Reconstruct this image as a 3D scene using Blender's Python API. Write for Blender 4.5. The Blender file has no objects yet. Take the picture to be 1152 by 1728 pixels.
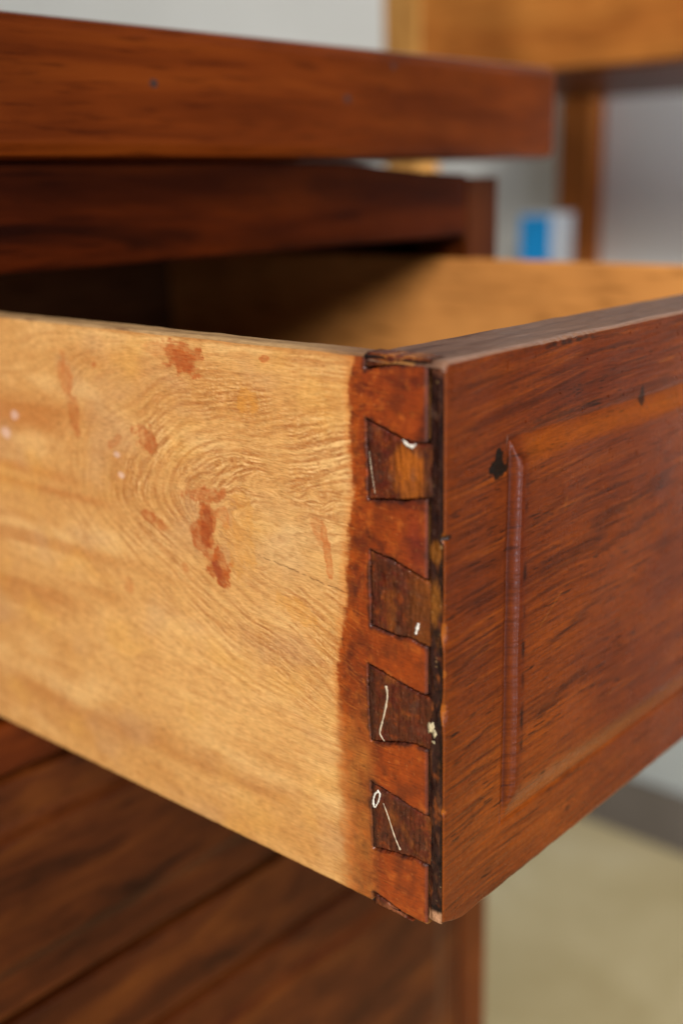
import bpy, bmesh, math, random
import numpy as np
from mathutils import Matrix, Vector

# ------------------------------------------------------------------ camera, world, light, exposure
scene = bpy.context.scene
col = scene.collection
cam_d = bpy.data.cameras.new('camera')
cam = bpy.data.objects.new('camera', cam_d); col.objects.link(cam)
YAW, PITCH, ROLL = 0.8457035, 0.2787514, -0.0209894
fw = Vector((math.sin(YAW)*math.cos(PITCH), math.cos(YAW)*math.cos(PITCH), -math.sin(PITCH)))
rt = Vector((math.cos(YAW), -math.sin(YAW), 0)); up = rt.cross(fw)
r2 = math.cos(ROLL)*rt + math.sin(ROLL)*up; u2 = -math.sin(ROLL)*rt + math.cos(ROLL)*up
m = Matrix((r2, u2, -fw)).transposed().to_4x4()
m.translation = Vector((-0.1962269, -0.1444849, 0.1770183))
cam.matrix_world = m
cam_d.sensor_fit = 'HORIZONTAL'; cam_d.sensor_width = 24.0
cam_d.lens = 1958.3/1152*24.0
cam_d.clip_start = 0.01; cam_d.clip_end = 50
cam_d.dof.use_dof = True; cam_d.dof.focus_distance = 0.287; cam_d.dof.aperture_fstop = 6.0
scene.camera = cam

w = bpy.data.worlds.new('World'); scene.world = w; w.use_nodes = True
bg = w.node_tree.nodes['Background']
bg.inputs['Color'].default_value = (0.86, 0.93, 1.0, 1); bg.inputs['Strength'].default_value = 0.17
scene.view_settings.view_transform = 'Standard'; scene.view_settings.look = 'None'
scene.view_settings.exposure = 0.0; scene.view_settings.gamma = 1.0

def area(name, loc, target, sx, sy, power, color):
    d = bpy.data.lights.new(name, 'AREA'); d.shape = 'RECTANGLE'; d.size = sx; d.size_y = sy
    d.energy = power; d.color = color
    o = bpy.data.objects.new(name, d); col.objects.link(o); o.location = loc
    o.rotation_euler = (Vector(target)-Vector(loc)).to_track_quat('-Z', 'Y').to_euler()
    return o
area('window_light', (-1.40, -1.42, 1.50), (0.1, 0.1, 0.05), 1.2, 1.2, 98, (1.0, 0.955, 0.90))
area('second_window_light', (-0.45, -2.6, -0.02), (0.35, 0.1, 0.05), 0.50, 1.25, 30, (0.86, 0.88, 1.0))

low = area('low_side_fill_light', (0.55, -1.25, -0.30), (1.13, 0.45, 0.16), 0.6, 0.6, 8, (0.86, 0.92, 1.0))  # unseen fill lamp added to brighten the wall at right
low.data.spread = math.radians(75)

# ------------------------------------------------------------------ helpers
def lin(r, g, b):
    return np.array([(c/255/12.92 if c/255 <= 0.04045 else ((c/255+0.055)/1.055)**2.4) for c in (r, g, b)])

def _hash(ix, iy, seed):
    h = (ix.astype(np.int64)*374761393 + iy.astype(np.int64)*668265263 + seed*2147483647) & 0xffffffff
    h = ((h ^ (h >> 13))*1274126177) & 0xffffffff
    h = (h ^ (h >> 16)) & 0xffffffff
    return h
def gnoise(x, y, seed=0):
    """2D gradient noise, about -1..1"""
    x = np.asarray(x, float); y = np.asarray(y, float)
    x, y = np.broadcast_arrays(x, y)
    x0 = np.floor(x); y0 = np.floor(y); fx = x-x0; fy = y-y0
    u = fx*fx*fx*(fx*(fx*6-15)+10); v = fy*fy*fy*(fy*(fy*6-15)+10)
    def g(dx, dy):
        a = _hash(x0+dx, y0+dy, seed)/4294967296.0*2*np.pi
        return np.cos(a)*(fx-dx)+np.sin(a)*(fy-dy)
    n = (g(0, 0)*(1-u)+g(1, 0)*u)*(1-v)+(g(0, 1)*(1-u)+g(1, 1)*u)*v
    return n*1.5
def fbm(x, y, oct=4, seed=0, gain=0.5):
    s = 0; a = 1; t = 0
    for k in range(oct):
        s = s+a*gnoise(x*2**k+17.3*k, y*2**k-9.1*k, seed+k*13); t += a; a *= gain
    return s/t*1.4
def ss(a, b, x):
    t = np.clip((x-a)/(b-a), 0, 1); return t*t*(3-2*t)
def mixc(c, d, f):
    f = np.asarray(f)[..., None]; return c*(1-f)+d*f
def seg_dist(px, py, ax, ay, bx, by):
    dx, dy = bx-ax, by-ay; t = np.clip(((px-ax)*dx+(py-ay)*dy)/(dx*dx+dy*dy), 0, 1)
    return np.hypot(px-(ax+t*dx), py-(ay+t*dy)), t
def poly_sd(px, py, poly):
    """signed distance to a polygon, negative inside"""
    d = np.full(np.shape(px), 1e9); inside = np.zeros(np.shape(px), bool); n = len(poly)
    for i in range(n):
        ax, ay = poly[i]; bx, by = poly[(i+1) % n]
        d = np.minimum(d, seg_dist(px, py, ax, ay, bx, by)[0])
        c = ((ay > py) != (by > py)) & (px < (bx-ax)*(py-ay)/(by-ay+1e-15)+ax)
        inside ^= c
    return np.where(inside, -d, d)

def mesh_obj(name, verts, faces, mat, parent=None, colors=None, gloss=None, smooth=True):
    me = bpy.data.meshes.new(name)
    V = np.ascontiguousarray(verts, dtype=np.float32).reshape(-1, 3)
    F = np.asarray(faces, dtype=np.int32)
    me.vertices.add(len(V)); me.vertices.foreach_set('co', V.ravel())
    me.loops.add(F.size); me.loops.foreach_set('vertex_index', F.ravel())
    me.polygons.add(len(F)); me.polygons.foreach_set('loop_start', np.arange(len(F), dtype=np.int32)*F.shape[1])
    me.update(calc_edges=True); me.validate()
    me.polygons.foreach_set('use_smooth', np.full(len(me.polygons), smooth))
    if colors is not None:
        a = me.color_attributes.new('tint', 'FLOAT_COLOR', 'POINT')
        c = np.ones((len(V), 4), np.float32); c[:, :3] = np.clip(colors.reshape(-1, 3), 0, 1)
        if gloss is not None: c[:, 3] = np.clip(gloss.ravel(), 0, 1)
        a.data.foreach_set('color', c.ravel())
    me.materials.append(mat)
    o = bpy.data.objects.new(name, me); col.objects.link(o); o.parent = parent
    return o

def grid_faces(n, mm, off=0, wrap=False, flip=False):
    i, j = np.meshgrid(np.arange(n-1), np.arange(mm if wrap else mm-1), indexing='ij')
    j2 = (j+1) % mm
    F = np.stack([i*mm+j, (i+1)*mm+j, (i+1)*mm+j2, i*mm+j2], -1).reshape(-1, 4)+off
    return F[:, ::-1] if flip else F

def box_obj(name, lo, hi, mat, parent=None, bev=0.001, seg=2):
    bm = bmesh.new(); bmesh.ops.create_cube(bm, size=1)
    lo = Vector(lo); hi = Vector(hi)
    for v in bm.verts: v.co = Vector([(lo[k]+hi[k])/2+v.co[k]*(hi[k]-lo[k]) for k in range(3)])
    if bev > 0: bmesh.ops.bevel(bm, geom=bm.edges[:]+bm.verts[:], offset=bev, segments=seg, profile=0.6, affect='EDGES')
    me = bpy.data.meshes.new(name); bm.to_mesh(me); bm.free()
    for p in me.polygons: p.use_smooth = False
    me.materials.append(mat)
    o = bpy.data.objects.new(name, me); col.objects.link(o); o.parent = parent
    return o

def tube_obj(name, pts, radii, mat, parent=None, n=8, flat=1.0):
    pts = [Vector(p) for p in pts]; V = []; F = []
    nrm = Vector((1, 0, 0))
    for i, p in enumerate(pts):
        t = (pts[min(i+1, len(pts)-1)]-pts[max(i-1, 0)]).normalized()
        b = t.cross(nrm).normalized(); r = radii[i] if hasattr(radii, '__len__') else radii
        for k in range(n):
            a = 2*math.pi*k/n
            V.append(p+b*math.cos(a)*r+nrm*math.sin(a)*r*flat)
    for i in range(len(pts)-1):
        for k in range(n): F.append((i*n+k, i*n+(k+1) % n, (i+1)*n+(k+1) % n, (i+1)*n+k))
    bm = bmesh.new(); vs = [bm.verts.new(v) for v in V]
    for f in F: bm.faces.new([vs[q] for q in f])
    bm.faces.new(vs[:n][::-1]); bm.faces.new(vs[-n:])
    bmesh.ops.recalc_face_normals(bm, faces=bm.faces)
    for f in bm.faces: f.smooth = True
    me = bpy.data.meshes.new(name); bm.to_mesh(me); bm.free(); me.materials.append(mat)
    o = bpy.data.objects.new(name, me); col.objects.link(o); o.parent = parent
    return o

def empty(name, loc, label, cat, group=None):
    o = bpy.data.objects.new(name, None); col.objects.link(o); o.location = loc; o.empty_display_size = 0.02
    o['label'] = label; o['category'] = cat
    if group: o['group'] = group
    return o

# ------------------------------------------------------------------ materials
def new_mat(name):
    mt = bpy.data.materials.new(name); mt.use_nodes = True
    nt = mt.node_tree; b = nt.nodes['Principled BSDF']
    return mt, nt, b
def N(nt, kind, **kw):
    n = nt.nodes.new(kind)
    for k, v in kw.items():
        if k in n.inputs: n.inputs[k].default_value = v
        else: setattr(n, k, v)
    return n
def noise(nt, vec, scale, detail=4, rough=0.55, dist=0.0):
    n = nt.nodes.new('ShaderNodeTexNoise')
    n.inputs['Scale'].default_value = scale; n.inputs['Detail'].default_value = detail
    n.inputs['Roughness'].default_value = rough; n.inputs['Distortion'].default_value = dist
    nt.links.new(vec, n.inputs['Vector']); return n.outputs['Fac']
def ramp(nt, fac, stops):
    r = nt.nodes.new('ShaderNodeValToRGB')
    while len(r.color_ramp.elements) < len(stops): r.color_ramp.elements.new(0.5)
    for e, (p, c) in zip(r.color_ramp.elements, stops):
        e.position = p; e.color = (*c, 1) if len(c) == 3 else c
    nt.links.new(fac, r.inputs['Fac']); return r.outputs['Color']
def mul(nt, a, b, f=1.0, mode='MULTIPLY'):
    x = nt.nodes.new('ShaderNodeMix'); x.data_type = 'RGBA'; x.blend_type = mode
    if hasattr(f, 'links'): nt.links.new(f, x.inputs['Factor'])
    else: x.inputs['Factor'].default_value = f
    nt.links.new(a, x.inputs['A'])
    if hasattr(b, 'links'): nt.links.new(b, x.inputs['B'])
    else: x.inputs['B'].default_value = (*b, 1)
    return x.outputs['Result']
def mapping(nt, sc, rot=(0, 0, 0), loc=(0, 0, 0)):
    tc = nt.nodes.new('ShaderNodeTexCoord'); mp = nt.nodes.new('ShaderNodeMapping')
    mp.inputs['Scale'].default_value = sc; mp.inputs['Rotation'].default_value = rot; mp.inputs['Location'].default_value = loc
    nt.links.new(tc.outputs['Object'], mp.inputs['Vector']); return mp.outputs['Vector']

def painted_wood(name, coat, bump, rough_lo, rough_hi, fine_scale, axis, spec=0.28):
    """colour comes from the mesh's own grain attribute, alpha of the attribute is how polished the wood is"""
    mt, nt, b = new_mat(name)
    at = nt.nodes.new('ShaderNodeAttribute'); at.attribute_name = 'tint'
    sc = [fine_scale]*3; sc['xyz'.index(axis)] *= 0.12
    v = mapping(nt, sc)
    n1 = noise(nt, v, 1.0, 6, 0.65)
    g = ramp(nt, n1, [(0.3, (0.72, 0.70, 0.66)), (0.5, (1, 1, 1)), (0.72, (1.16, 1.17, 1.2))])
    c = mul(nt, at.outputs['Color'], g)
    nt.links.new(c, b.inputs['Base Color'])
    v2 = mapping(nt, (1, 1, 1)); n2 = noise(nt, v2, 260, 5, 0.6)
    mr = nt.nodes.new('ShaderNodeMapRange'); mr.inputs['To Min'].default_value = rough_hi; mr.inputs['To Max'].default_value = rough_lo
    nt.links.new(at.outputs['Alpha'], mr.inputs['Value'])
    ad = nt.nodes.new('ShaderNodeMath'); ad.operation = 'MULTIPLY_ADD'; ad.inputs[1].default_value = 0.22
    nt.links.new(n2, ad.inputs[0]); nt.links.new(mr.outputs['Result'], ad.inputs[2])
    sb = nt.nodes.new('ShaderNodeMath'); sb.operation = 'SUBTRACT'; sb.inputs[1].default_value = 0.11
    nt.links.new(ad.outputs[0], sb.inputs[0]); nt.links.new(sb.outputs[0], b.inputs['Roughness'])
    cw = nt.nodes.new('ShaderNodeMath'); cw.operation = 'MULTIPLY'; cw.inputs[1].default_value = coat
    nt.links.new(at.outputs['Alpha'], cw.inputs[0]); nt.links.new(cw.outputs[0], b.inputs['Coat Weight'])
    b.inputs['Coat Roughness'].default_value = 0.12
    b.inputs['Specular IOR Level'].default_value = spec
    bp = nt.nodes.new('ShaderNodeBump'); bp.inputs['Strength'].default_value = bump; bp.inputs['Distance'].default_value = 0.0002
    nt.links.new(n1, bp.inputs['Height']); nt.links.new(bp.outputs['Normal'], b.inputs['Normal'])
    return mt

def plain_wood(name, dark, mid, light, axis, rough=0.35, coat=0.3, cross=55, along=5, tilt=0.0):
    mt, nt, b = new_mat(name)
    sc = [cross]*3; sc['xyz'.index(axis)] = along
    v = mapping(nt, sc, (0, tilt, 0))
    n1 = noise(nt, v, 1.0, 5, 0.65, 0.9)
    c = ramp(nt, n1, [(0.28, dark), (0.5, mid), (0.74, light)])
    v3 = mapping(nt, (7, 7, 7)); n3 = noise(nt, v3, 1.0, 4, 0.6)
    c = mul(nt, c, ramp(nt, n3, [(0.32, (0.62, 0.6, 0.6)), (0.6, (1.05, 1.05, 1.05))]))
    sc2 = [cross*9]*3; sc2['xyz'.index(axis)] = along*8
    n4 = noise(nt, mapping(nt, sc2), 1.0, 3, 0.6)
    c = mul(nt, c, ramp(nt, n4, [(0.32, (0.6, 0.56, 0.52)), (0.46, (1, 1, 1))]))
    nt.links.new(c, b.inputs['Base Color'])
    b.inputs['Roughness'].default_value = rough; b.inputs['Coat Weight'].default_value = coat*0.35; b.inputs['Coat Roughness'].default_value = 0.2; b.inputs['Specular IOR Level'].default_value = 0.06
    bp = nt.nodes.new('ShaderNodeBump'); bp.inputs['Strength'].default_value = 0.25; bp.inputs['Distance'].default_value = 0.0003
    nt.links.new(n4, bp.inputs['Height']); nt.links.new(bp.outputs['Normal'], b.inputs['Normal'])
    return mt

M_side = painted_wood('pale_side_wood', 0.32, 0.35, 0.30, 0.62, 2600, 'y')
M_front = painted_wood('varnished_red_brown_wood', 0.15, 0.35, 0.22, 0.5, 2400, 'x', 0.16)
M_end = painted_wood('dark_end_grain', 0.5, 0.8, 0.22, 0.5, 1500, 'x')
M_inner = plain_wood('drawer_inside_wood', (0.62, 0.25, 0.060), (0.69, 0.29, 0.075), (0.74, 0.33, 0.09), 'y', 0.5, 0.1, 40, 4)
M_cab = plain_wood('cabinet_red_wood', (0.062, 0.010, 0.001), (0.110, 0.020, 0.002), (0.150, 0.031, 0.003), 'x', 0.35, 0.3, 60, 5)
M_cabv = plain_wood('cabinet_upright_wood', (0.04, 0.009, 0.003), (0.085, 0.021, 0.005), (0.13, 0.037, 0.008), 'z', 0.38, 0.25, 60, 5)
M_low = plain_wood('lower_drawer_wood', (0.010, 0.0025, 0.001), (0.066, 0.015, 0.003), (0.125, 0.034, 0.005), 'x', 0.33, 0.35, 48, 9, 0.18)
M_rack = plain_wood('rack_orange_wood', (0.26, 0.070, 0.012), (0.38, 0.130, 0.024), (0.46, 0.18, 0.036), 'y', 0.45, 0.15, 26, 3)
M_rackz = plain_wood('rack_post_wood', (0.26, 0.10, 0.022), (0.42, 0.20, 0.05), (0.50, 0.27, 0.08), 'z', 0.45, 0.15, 26, 3)

def wall_mat():
    mt, nt, b = new_mat('painted_wall'); v = mapping(nt, (1, 1, 1))
    n = noise(nt, v, 3.0, 5, 0.6)
    nt.links.new(ramp(nt, n, [(0.3, (0.70, 0.71, 0.69)), (0.7, (0.77, 0.78, 0.76))]), b.inputs['Base Color'])
    b.inputs['Roughness'].default_value = 0.8
    bp = nt.nodes.new('ShaderNodeBump'); bp.inputs['Strength'].default_value = 0.2; bp.inputs['Distance'].default_value = 0.001
    nt.links.new(noise(nt, v, 160, 3), bp.inputs['Height']); nt.links.new(bp.outputs['Normal'], b.inputs['Normal'])
    return mt
def floor_mat():
    mt, nt, b = new_mat('worn_floor'); v = mapping(nt, (1, 1, 1))
    n = noise(nt, v, 4.0, 6, 0.6, 0.5)
    nt.links.new(ramp(nt, n, [(0.3, (0.42, 0.335, 0.165)), (0.55, (0.54, 0.45, 0.25)), (0.75, (0.64, 0.56, 0.36))]), b.inputs['Base Color'])
    b.inputs['Roughness'].default_value = 0.35
    return mt
def skirt_mat():
    mt, nt, b = new_mat('grey_skirting_paint'); v = mapping(nt, (1, 1, 1))
    nt.links.new(ramp(nt, noise(nt, v, 8, 4), [(0.3, (0.085, 0.07, 0.056)), (0.7, (0.125, 0.105, 0.088))]), b.inputs['Base Color'])
    b.inputs['Roughness'].default_value = 0.5
    return mt
def flat_mat(name, c, rough=0.5, var=0.12, scale=60):
    mt, nt, b = new_mat(name); v = mapping(nt, (1, 1, 1)); c = np.array(c)
    nt.links.new(ramp(nt, noise(nt, v, scale, 4), [(0.3, tuple(c*(1-var))), (0.7, tuple(c*(1+var)))]), b.inputs['Base Color'])
    b.inputs['Roughness'].default_value = rough
    return mt
M_shadedrail = plain_wood('shaded_rail_wood', (0.015, 0.0025, 0.0006), (0.068, 0.010, 0.001), (0.15, 0.026, 0.002), 'x', 0.4, 0.2, 60, 5)  # cabinet wood darkened to paint in the shade under the overhanging top
M_rackr = plain_wood('rack_rear_post_wood', (0.24, 0.060, 0.012), (0.36, 0.11, 0.022), (0.44, 0.15, 0.03), 'z', 0.5, 0.1, 26, 3)
M_wall, M_floor, M_skirt = wall_mat(), floor_mat(), skirt_mat()
M_blue = flat_mat('blue_card', (0.003, 0.30, 0.72), 0.4)
M_white = flat_mat('white_card', (0.62, 0.70, 0.74), 0.5, 0.04)
M_glue = flat_mat('dried_glue', (0.50, 0.40, 0.28), 0.4, 0.4, 1400)
M_paint = flat_mat('white_paint', (0.70, 0.66, 0.58), 0.35, 0.2, 1400)
M_crumb = flat_mat('pale_glue_crumb', (0.42, 0.34, 0.20), 0.6, 0.35, 1500)

# ------------------------------------------------------------------ the room
def sheet(name, pts, mat):
    o = mesh_obj(name, np.array(pts, float), [[0, 1, 2, 3]], mat, smooth=False); o['kind'] = 'structure'; return o
FZ = -0.70; WX = 1.13
def slab(name, lo, hi, mat):
    o = box_obj(name, lo, hi, mat, bev=0); o['kind'] = 'structure'; return o
slab('floor', (-3.0, -3.5, FZ-0.05), (WX+0.1, 3.3, FZ), M_floor)
slab('wall', (WX, -0.3, FZ+0.001), (WX+0.1, 3.2, 1.9), M_wall)
slab('wall', (-1.6, 3.2, FZ+0.001), (WX+0.1, 3.3, 1.9), M_wall)
slab('wall_lower_shade', (WX-0.006, -0.3, FZ+0.0012), (WX-0.0003, 3.19, -0.18), flat_mat('grey_wall_shade', (0.34, 0.36, 0.34), 0.6, 0.08, 5))  # grey slab added to stand in for shade on the lower wall
slab('skirting', (WX-0.012, -0.3, FZ+0.001), (WX-0.0005, 3.19, FZ+0.085), M_skirt)

# ------------------------------------------------------------------ the open drawer
H = 0.14; W = 0.283; TF = 0.0215; TS = 0.0072; DY = 0.42; CY = 0.19
drawer = empty('drawer', (0, 0, 0), 'open wooden drawer with pale side, stained dovetail corner and red brown front', 'drawer')

# pins seen in the side: (y, z) outlines, y back from the front face, z up
PINS = [
    [(0.0216, 0.1368), (0.0120, 0.1385), (0.0030, 0.1393), (0.0030, 0.1403), (0.0216, 0.1403)],
    [(0.0213, 0.1250), (0.0158, 0.1232), (0.0108, 0.1215), (0.0070, 0.1213), (0.0030, 0.1216), (0.0030, 0.1096), (0.0110, 0.1080), (0.0210, 0.1066)],
    [(0.0208, 0.0940), (0.0145, 0.0930), (0.0085, 0.0912), (0.0045, 0.0900), (0.0030, 0.0898), (0.0030, 0.0742), (0.0090, 0.0752), (0.0130, 0.0748), (0.0208, 0.0756)],
    [(0.0220, 0.0652), (0.0148, 0.0636), (0.0100, 0.0625), (0.0050, 0.0617), (0.0030, 0.0618), (0.0030, 0.0484), (0.0080, 0.0486), (0.0114, 0.0479), (0.0213, 0.0452)],
    [(0.0215, 0.0338), (0.0133, 0.0323), (0.0080, 0.0312), (0.0030, 0.0303), (0.0030, 0.0177), (0.0080, 0.0178), (0.0134, 0.0172), (0.0209, 0.0158)],
    [(0.0214, -0.0005), (0.0214, 0.0026), (0.0180, 0.0020), (0.0120, 0.0003), (0.0090, -0.0005)],
]
YL = 0.0043          # where the tails end and the front's lap begins

# --- grain figure of the pale side, traced along a flow field that opens round an eye
RY0, RY1, RZ0, RZ1, PX = -0.01, 0.215, -0.004, 0.146, 0.00026
ny = int((RY1-RY0)/PX); nz = int((RZ1-RZ0)/PX)
gy, gz = np.meshgrid(RY0+np.arange(ny)*PX, RZ0+np.arange(nz)*PX, indexing='ij')
wy = 0.007*fbm(gy*26, gz*30, 2, 5); wz = 0.0022*fbm(gy*26+9, gz*34, 2, 8)
uu = 0.062-(gy+wy); ww = (gz+wz)-(0.0935+0.05*(gy-0.05))
kk = np.where(ww > 0, 0.23, 0.34)
kk = 0.31+0.02*np.tanh(ww/0.01)
rr = np.hypot(uu, ww/kk)+1e-6
tt = rr-uu
dty, dtz = np.gradient(tt, PX)
dirx, diry = -dtz, dty
L = np.hypot(dirx, diry)+1e-9; dirx /= L; diry /= L
# far from the eye the fibres simply run along the board
far = np.maximum(ss(0.026, 0.042, np.where(ww > 0, ww, -ww*0.75)), ss(0.125, 0.17, gy))
dirx2 = np.where(dirx > 0, dirx, -dirx); diry2 = np.where(dirx > 0, diry, -diry)
lean = 0.10*np.tanh(ww/0.02)
ax_ = dirx2*(1-far)+far*1.0; ay_ = diry2*(1-far)+far*lean*-0.3
# curl inside the eye
eye = np.exp(-(((gy-0.052)/0.026)**2+((gz-0.094)/0.014)**2))
ang = np.arctan2(ay_, ax_)+eye*1.3*fbm(gy*230, gz*260, 2, 31)+0.13*fbm(gy*160, gz*200, 2, 33)
vx, vy = np.cos(ang), np.sin(ang)
rs = np.random.RandomState(4)
def bilerp(A, fx, fy):
    fx = np.clip(fx, 0, A.shape[0]-1.001); fy = np.clip(fy, 0, A.shape[1]-1.001)
    i = fx.astype(int); j = fy.astype(int); a = fx-i; b = fy-j
    return (A[i, j]*(1-a)+A[i+1, j]*a)*(1-b)+(A[i, j+1]*(1-a)+A[i+1, j+1]*a)*b
def lic(src, steps, h):
    acc = src.copy(); I, J = np.meshgrid(np.arange(ny, dtype=float), np.arange(nz, dtype=float), indexing='ij')
    for sgn in (1, -1):
        x, y = I.copy(), J.copy(); px_, py_ = sgn*vx, sgn*vy
        for k in range(steps):
            cx = bilerp(vx, x, y); cy = bilerp(vy, x, y)
            s = np.sign(cx*px_+cy*py_); s[s == 0] = 1
            cx *= s; cy *= s; x += cx*h; y += cy*h; px_, py_ = cx, cy
            acc += bilerp(src, x, y)
    return acc/(2*steps+1)
white = gnoise(gy*1700, gz*2500, 77)+0.6*gnoise(gy*3000, gz*3600, 78)
fine = lic(white, 7, 1.0); fine /= fine.std()
soft = lic(gnoise(gy*700, gz*800, 79), 20, 1.8); soft /= soft.std()
brk = gnoise(gy*1500, gz*300, 81)+0.9*gnoise(gy*900, gz*1000, 82)

def S(img, y, z): return bilerp(img, (y-RY0)/PX, (z-RZ0)/PX)

KS = np.array([1.10, 1.05, 1.04])
def glaze(c, y, z, k=0.6):
    n = fbm(y*130, z*120, 4, 601); n2 = fbm(y*420, z*380, 3, 603)
    c = mixc(c, lin(70, 29, 16), k*ss(-0.05, 0.7, n)); return mixc(c, lin(46, 20, 14), 0.6*k*ss(0.15, 0.8, n2))
def side_color(y, z):
    n1 = fbm(y*22, z*60, 4, 101); n2 = fbm(y*60, z*90, 4, 103); n3 = fbm(y*420, z*420, 3, 105)
    base = np.broadcast_to(lin(205, 156, 92), y.shape+(3,)).copy()
    base = mixc(base, lin(222, 180, 116), ss(-0.1, 0.6, n1))
    base = mixc(base, lin(224, 178, 110), 0.6*np.exp(-((y-0.085)/0.06)**2-((z-0.048)/0.022)**2))
    base = mixc(base, lin(190, 136, 72), ss(0.05, 0.9, -n1)*0.7)
    # brown bands along the board
    f = S(fine, y, z); s_ = S(soft, y, z); bk = S(brk, y, z)
    left = ss(0.10, 0.15, y)
    nb = gnoise(y*9, z*95, 111)+0.6*gnoise(y*14, z*190, 112)
    base = mixc(base, lin(176, 112, 52), ss(0.05, 0.75, nb)*(0.18+0.42*left))
    b1 = np.exp(-((z-(0.0175+0.03*(0.12-y))-0.0022*fbm(y*25, z*0, 2, 7))/0.0042)**2)*ss(0.022, 0.06, y)*ss(0.24, 0.11, y)
    base = mixc(base, lin(170, 108, 50), 0.62*b1*(0.75+0.35*n2))
    b2 = np.exp(-((z-0.111-0.003*n1)/0.0055)**2)*ss(0.118, 0.150, y)
    base = mixc(base, lin(176, 104, 44), 0.62*b2)
    b3 = np.exp(-((z-0.0935)/0.0022)**2)*ss(0.12, 0.15, y)+np.exp(-((z-0.0885)/0.0013)**2)*ss(0.11, 0.13, y)
    base = mixc(base, lin(174, 100, 40), 0.5*np.clip(b3, 0, 1))
    # figure: strong in the fan, weaker towards the back and the bottom
    amp = 0.20+0.62*ss(0.150, 0.085, y)*ss(0.030, 0.062, z)*ss(0.1335, 0.122, z)
    fan1 = np.exp(-(((z-(0.1165-0.22*(y-0.03)))/0.0150)**2))*ss(0.118, 0.085, y)
    fan2 = np.exp(-(((y-0.042)/0.022)**2+((z-0.068)/0.018)**2))
    fan3 = np.exp(-(((y-0.098)/0.020)**2+((z-0.092)/0.014)**2))
    amp = 0.24+1.25*fan1+0.9*fan2+0.45*fan3+0.25*ss(0.150, 0.085, y)*ss(0.030, 0.062, z)
    amp = np.clip(amp, 0, 1.25)*(0.35+0.9*ss(-0.4, 0.6, fbm(y*70, z*90, 4, 121)))
    rib = ss(-0.6, 1.5, f+0.7*bk); rib2 = ss(0.3, 1.8, -f+0.7*bk)
    rdg = ss(0.55, 0.05, np.abs(f+0.25*bk))
    base = mixc(base, lin(166, 104, 48), np.clip(amp*0.55, 0, 0.6)*ss(-1.2, 0.8, s_+0.4*f))
    base = mixc(base, lin(146, 84, 36), np.clip(amp*0.42*rib, 0, 1))
    base = mixc(base, lin(234, 190, 126), np.clip(amp, 0, 1)*0.42*rdg*ss(-0.8, 0.6, bk))
    base = mixc(base, lin(232, 192, 132), amp*0.55*rib2)
    base = mixc(base, lin(158, 94, 40), (0.12+0.26*amp)*ss(0.2, 1.8, s_+0.5*bk))
    # short cross ticks left by the plane
    tick = ss(0.55, 0.95, gnoise(y*1500-z*260, z*190, 131))*ss(0.085, 0.04, y)*ss(0.095, 0.12, z)
    base = mixc(base, lin(226, 184, 120), 0.35*tick)
    eyem = np.exp(-(((y-0.050)/0.016)**2+((z-0.091)/0.011)**2))
    base = mixc(base, lin(204, 166, 112), 0.55*eyem)
    base = mixc(base, lin(166, 112, 58), 0.45*eyem*ss(0.1, 0.9, fbm(y*420, z*420, 3, 122)))
    base = mixc(base, lin(216, 164, 82), 0.35*ss(0.1, 0.7, fbm(y*35, z*50, 3, 123)))
    base = mixc(base, lin(186, 146, 104), 0.40*ss(0.1, 0.7, fbm(y*30+5, z*44, 3, 124)))
    base = mixc(base, lin(170, 112, 56), 0.30*ss(0.15, 0.8, fbm(y*110, z*200, 4, 125)))
    base *= (1+0.09*n3)[..., None]
    # spilt stain: ragged spots
    def spot(cy, cz, ry, rz, rot, colr, k, sd, rag=0.75, soft_=0.22):
        c, s = math.cos(rot), math.sin(rot); a = ((y-cy)*c+(z-cz)*s)/ry; b = (-(y-cy)*s+(z-cz)*c)/rz
        d = np.hypot(a, b)+rag*fbm(y*260, z*230, 5, sd, 0.65)+0.07*S(fine, y, z)+0.08*S(soft, y, z)
        inner = 0.72+0.5*fbm(y*330, z*260, 3, sd+50)-0.12*S(fine, y, z)
        return np.clip(ss(1.0+soft_, 1.0-soft_, d)*k*np.clip(inner+0.25*ss(0.45, 0.9, d), 0.25, 1.1), 0, 1)
    red = lin(168, 84, 34); red2 = lin(182, 104, 48)
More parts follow.
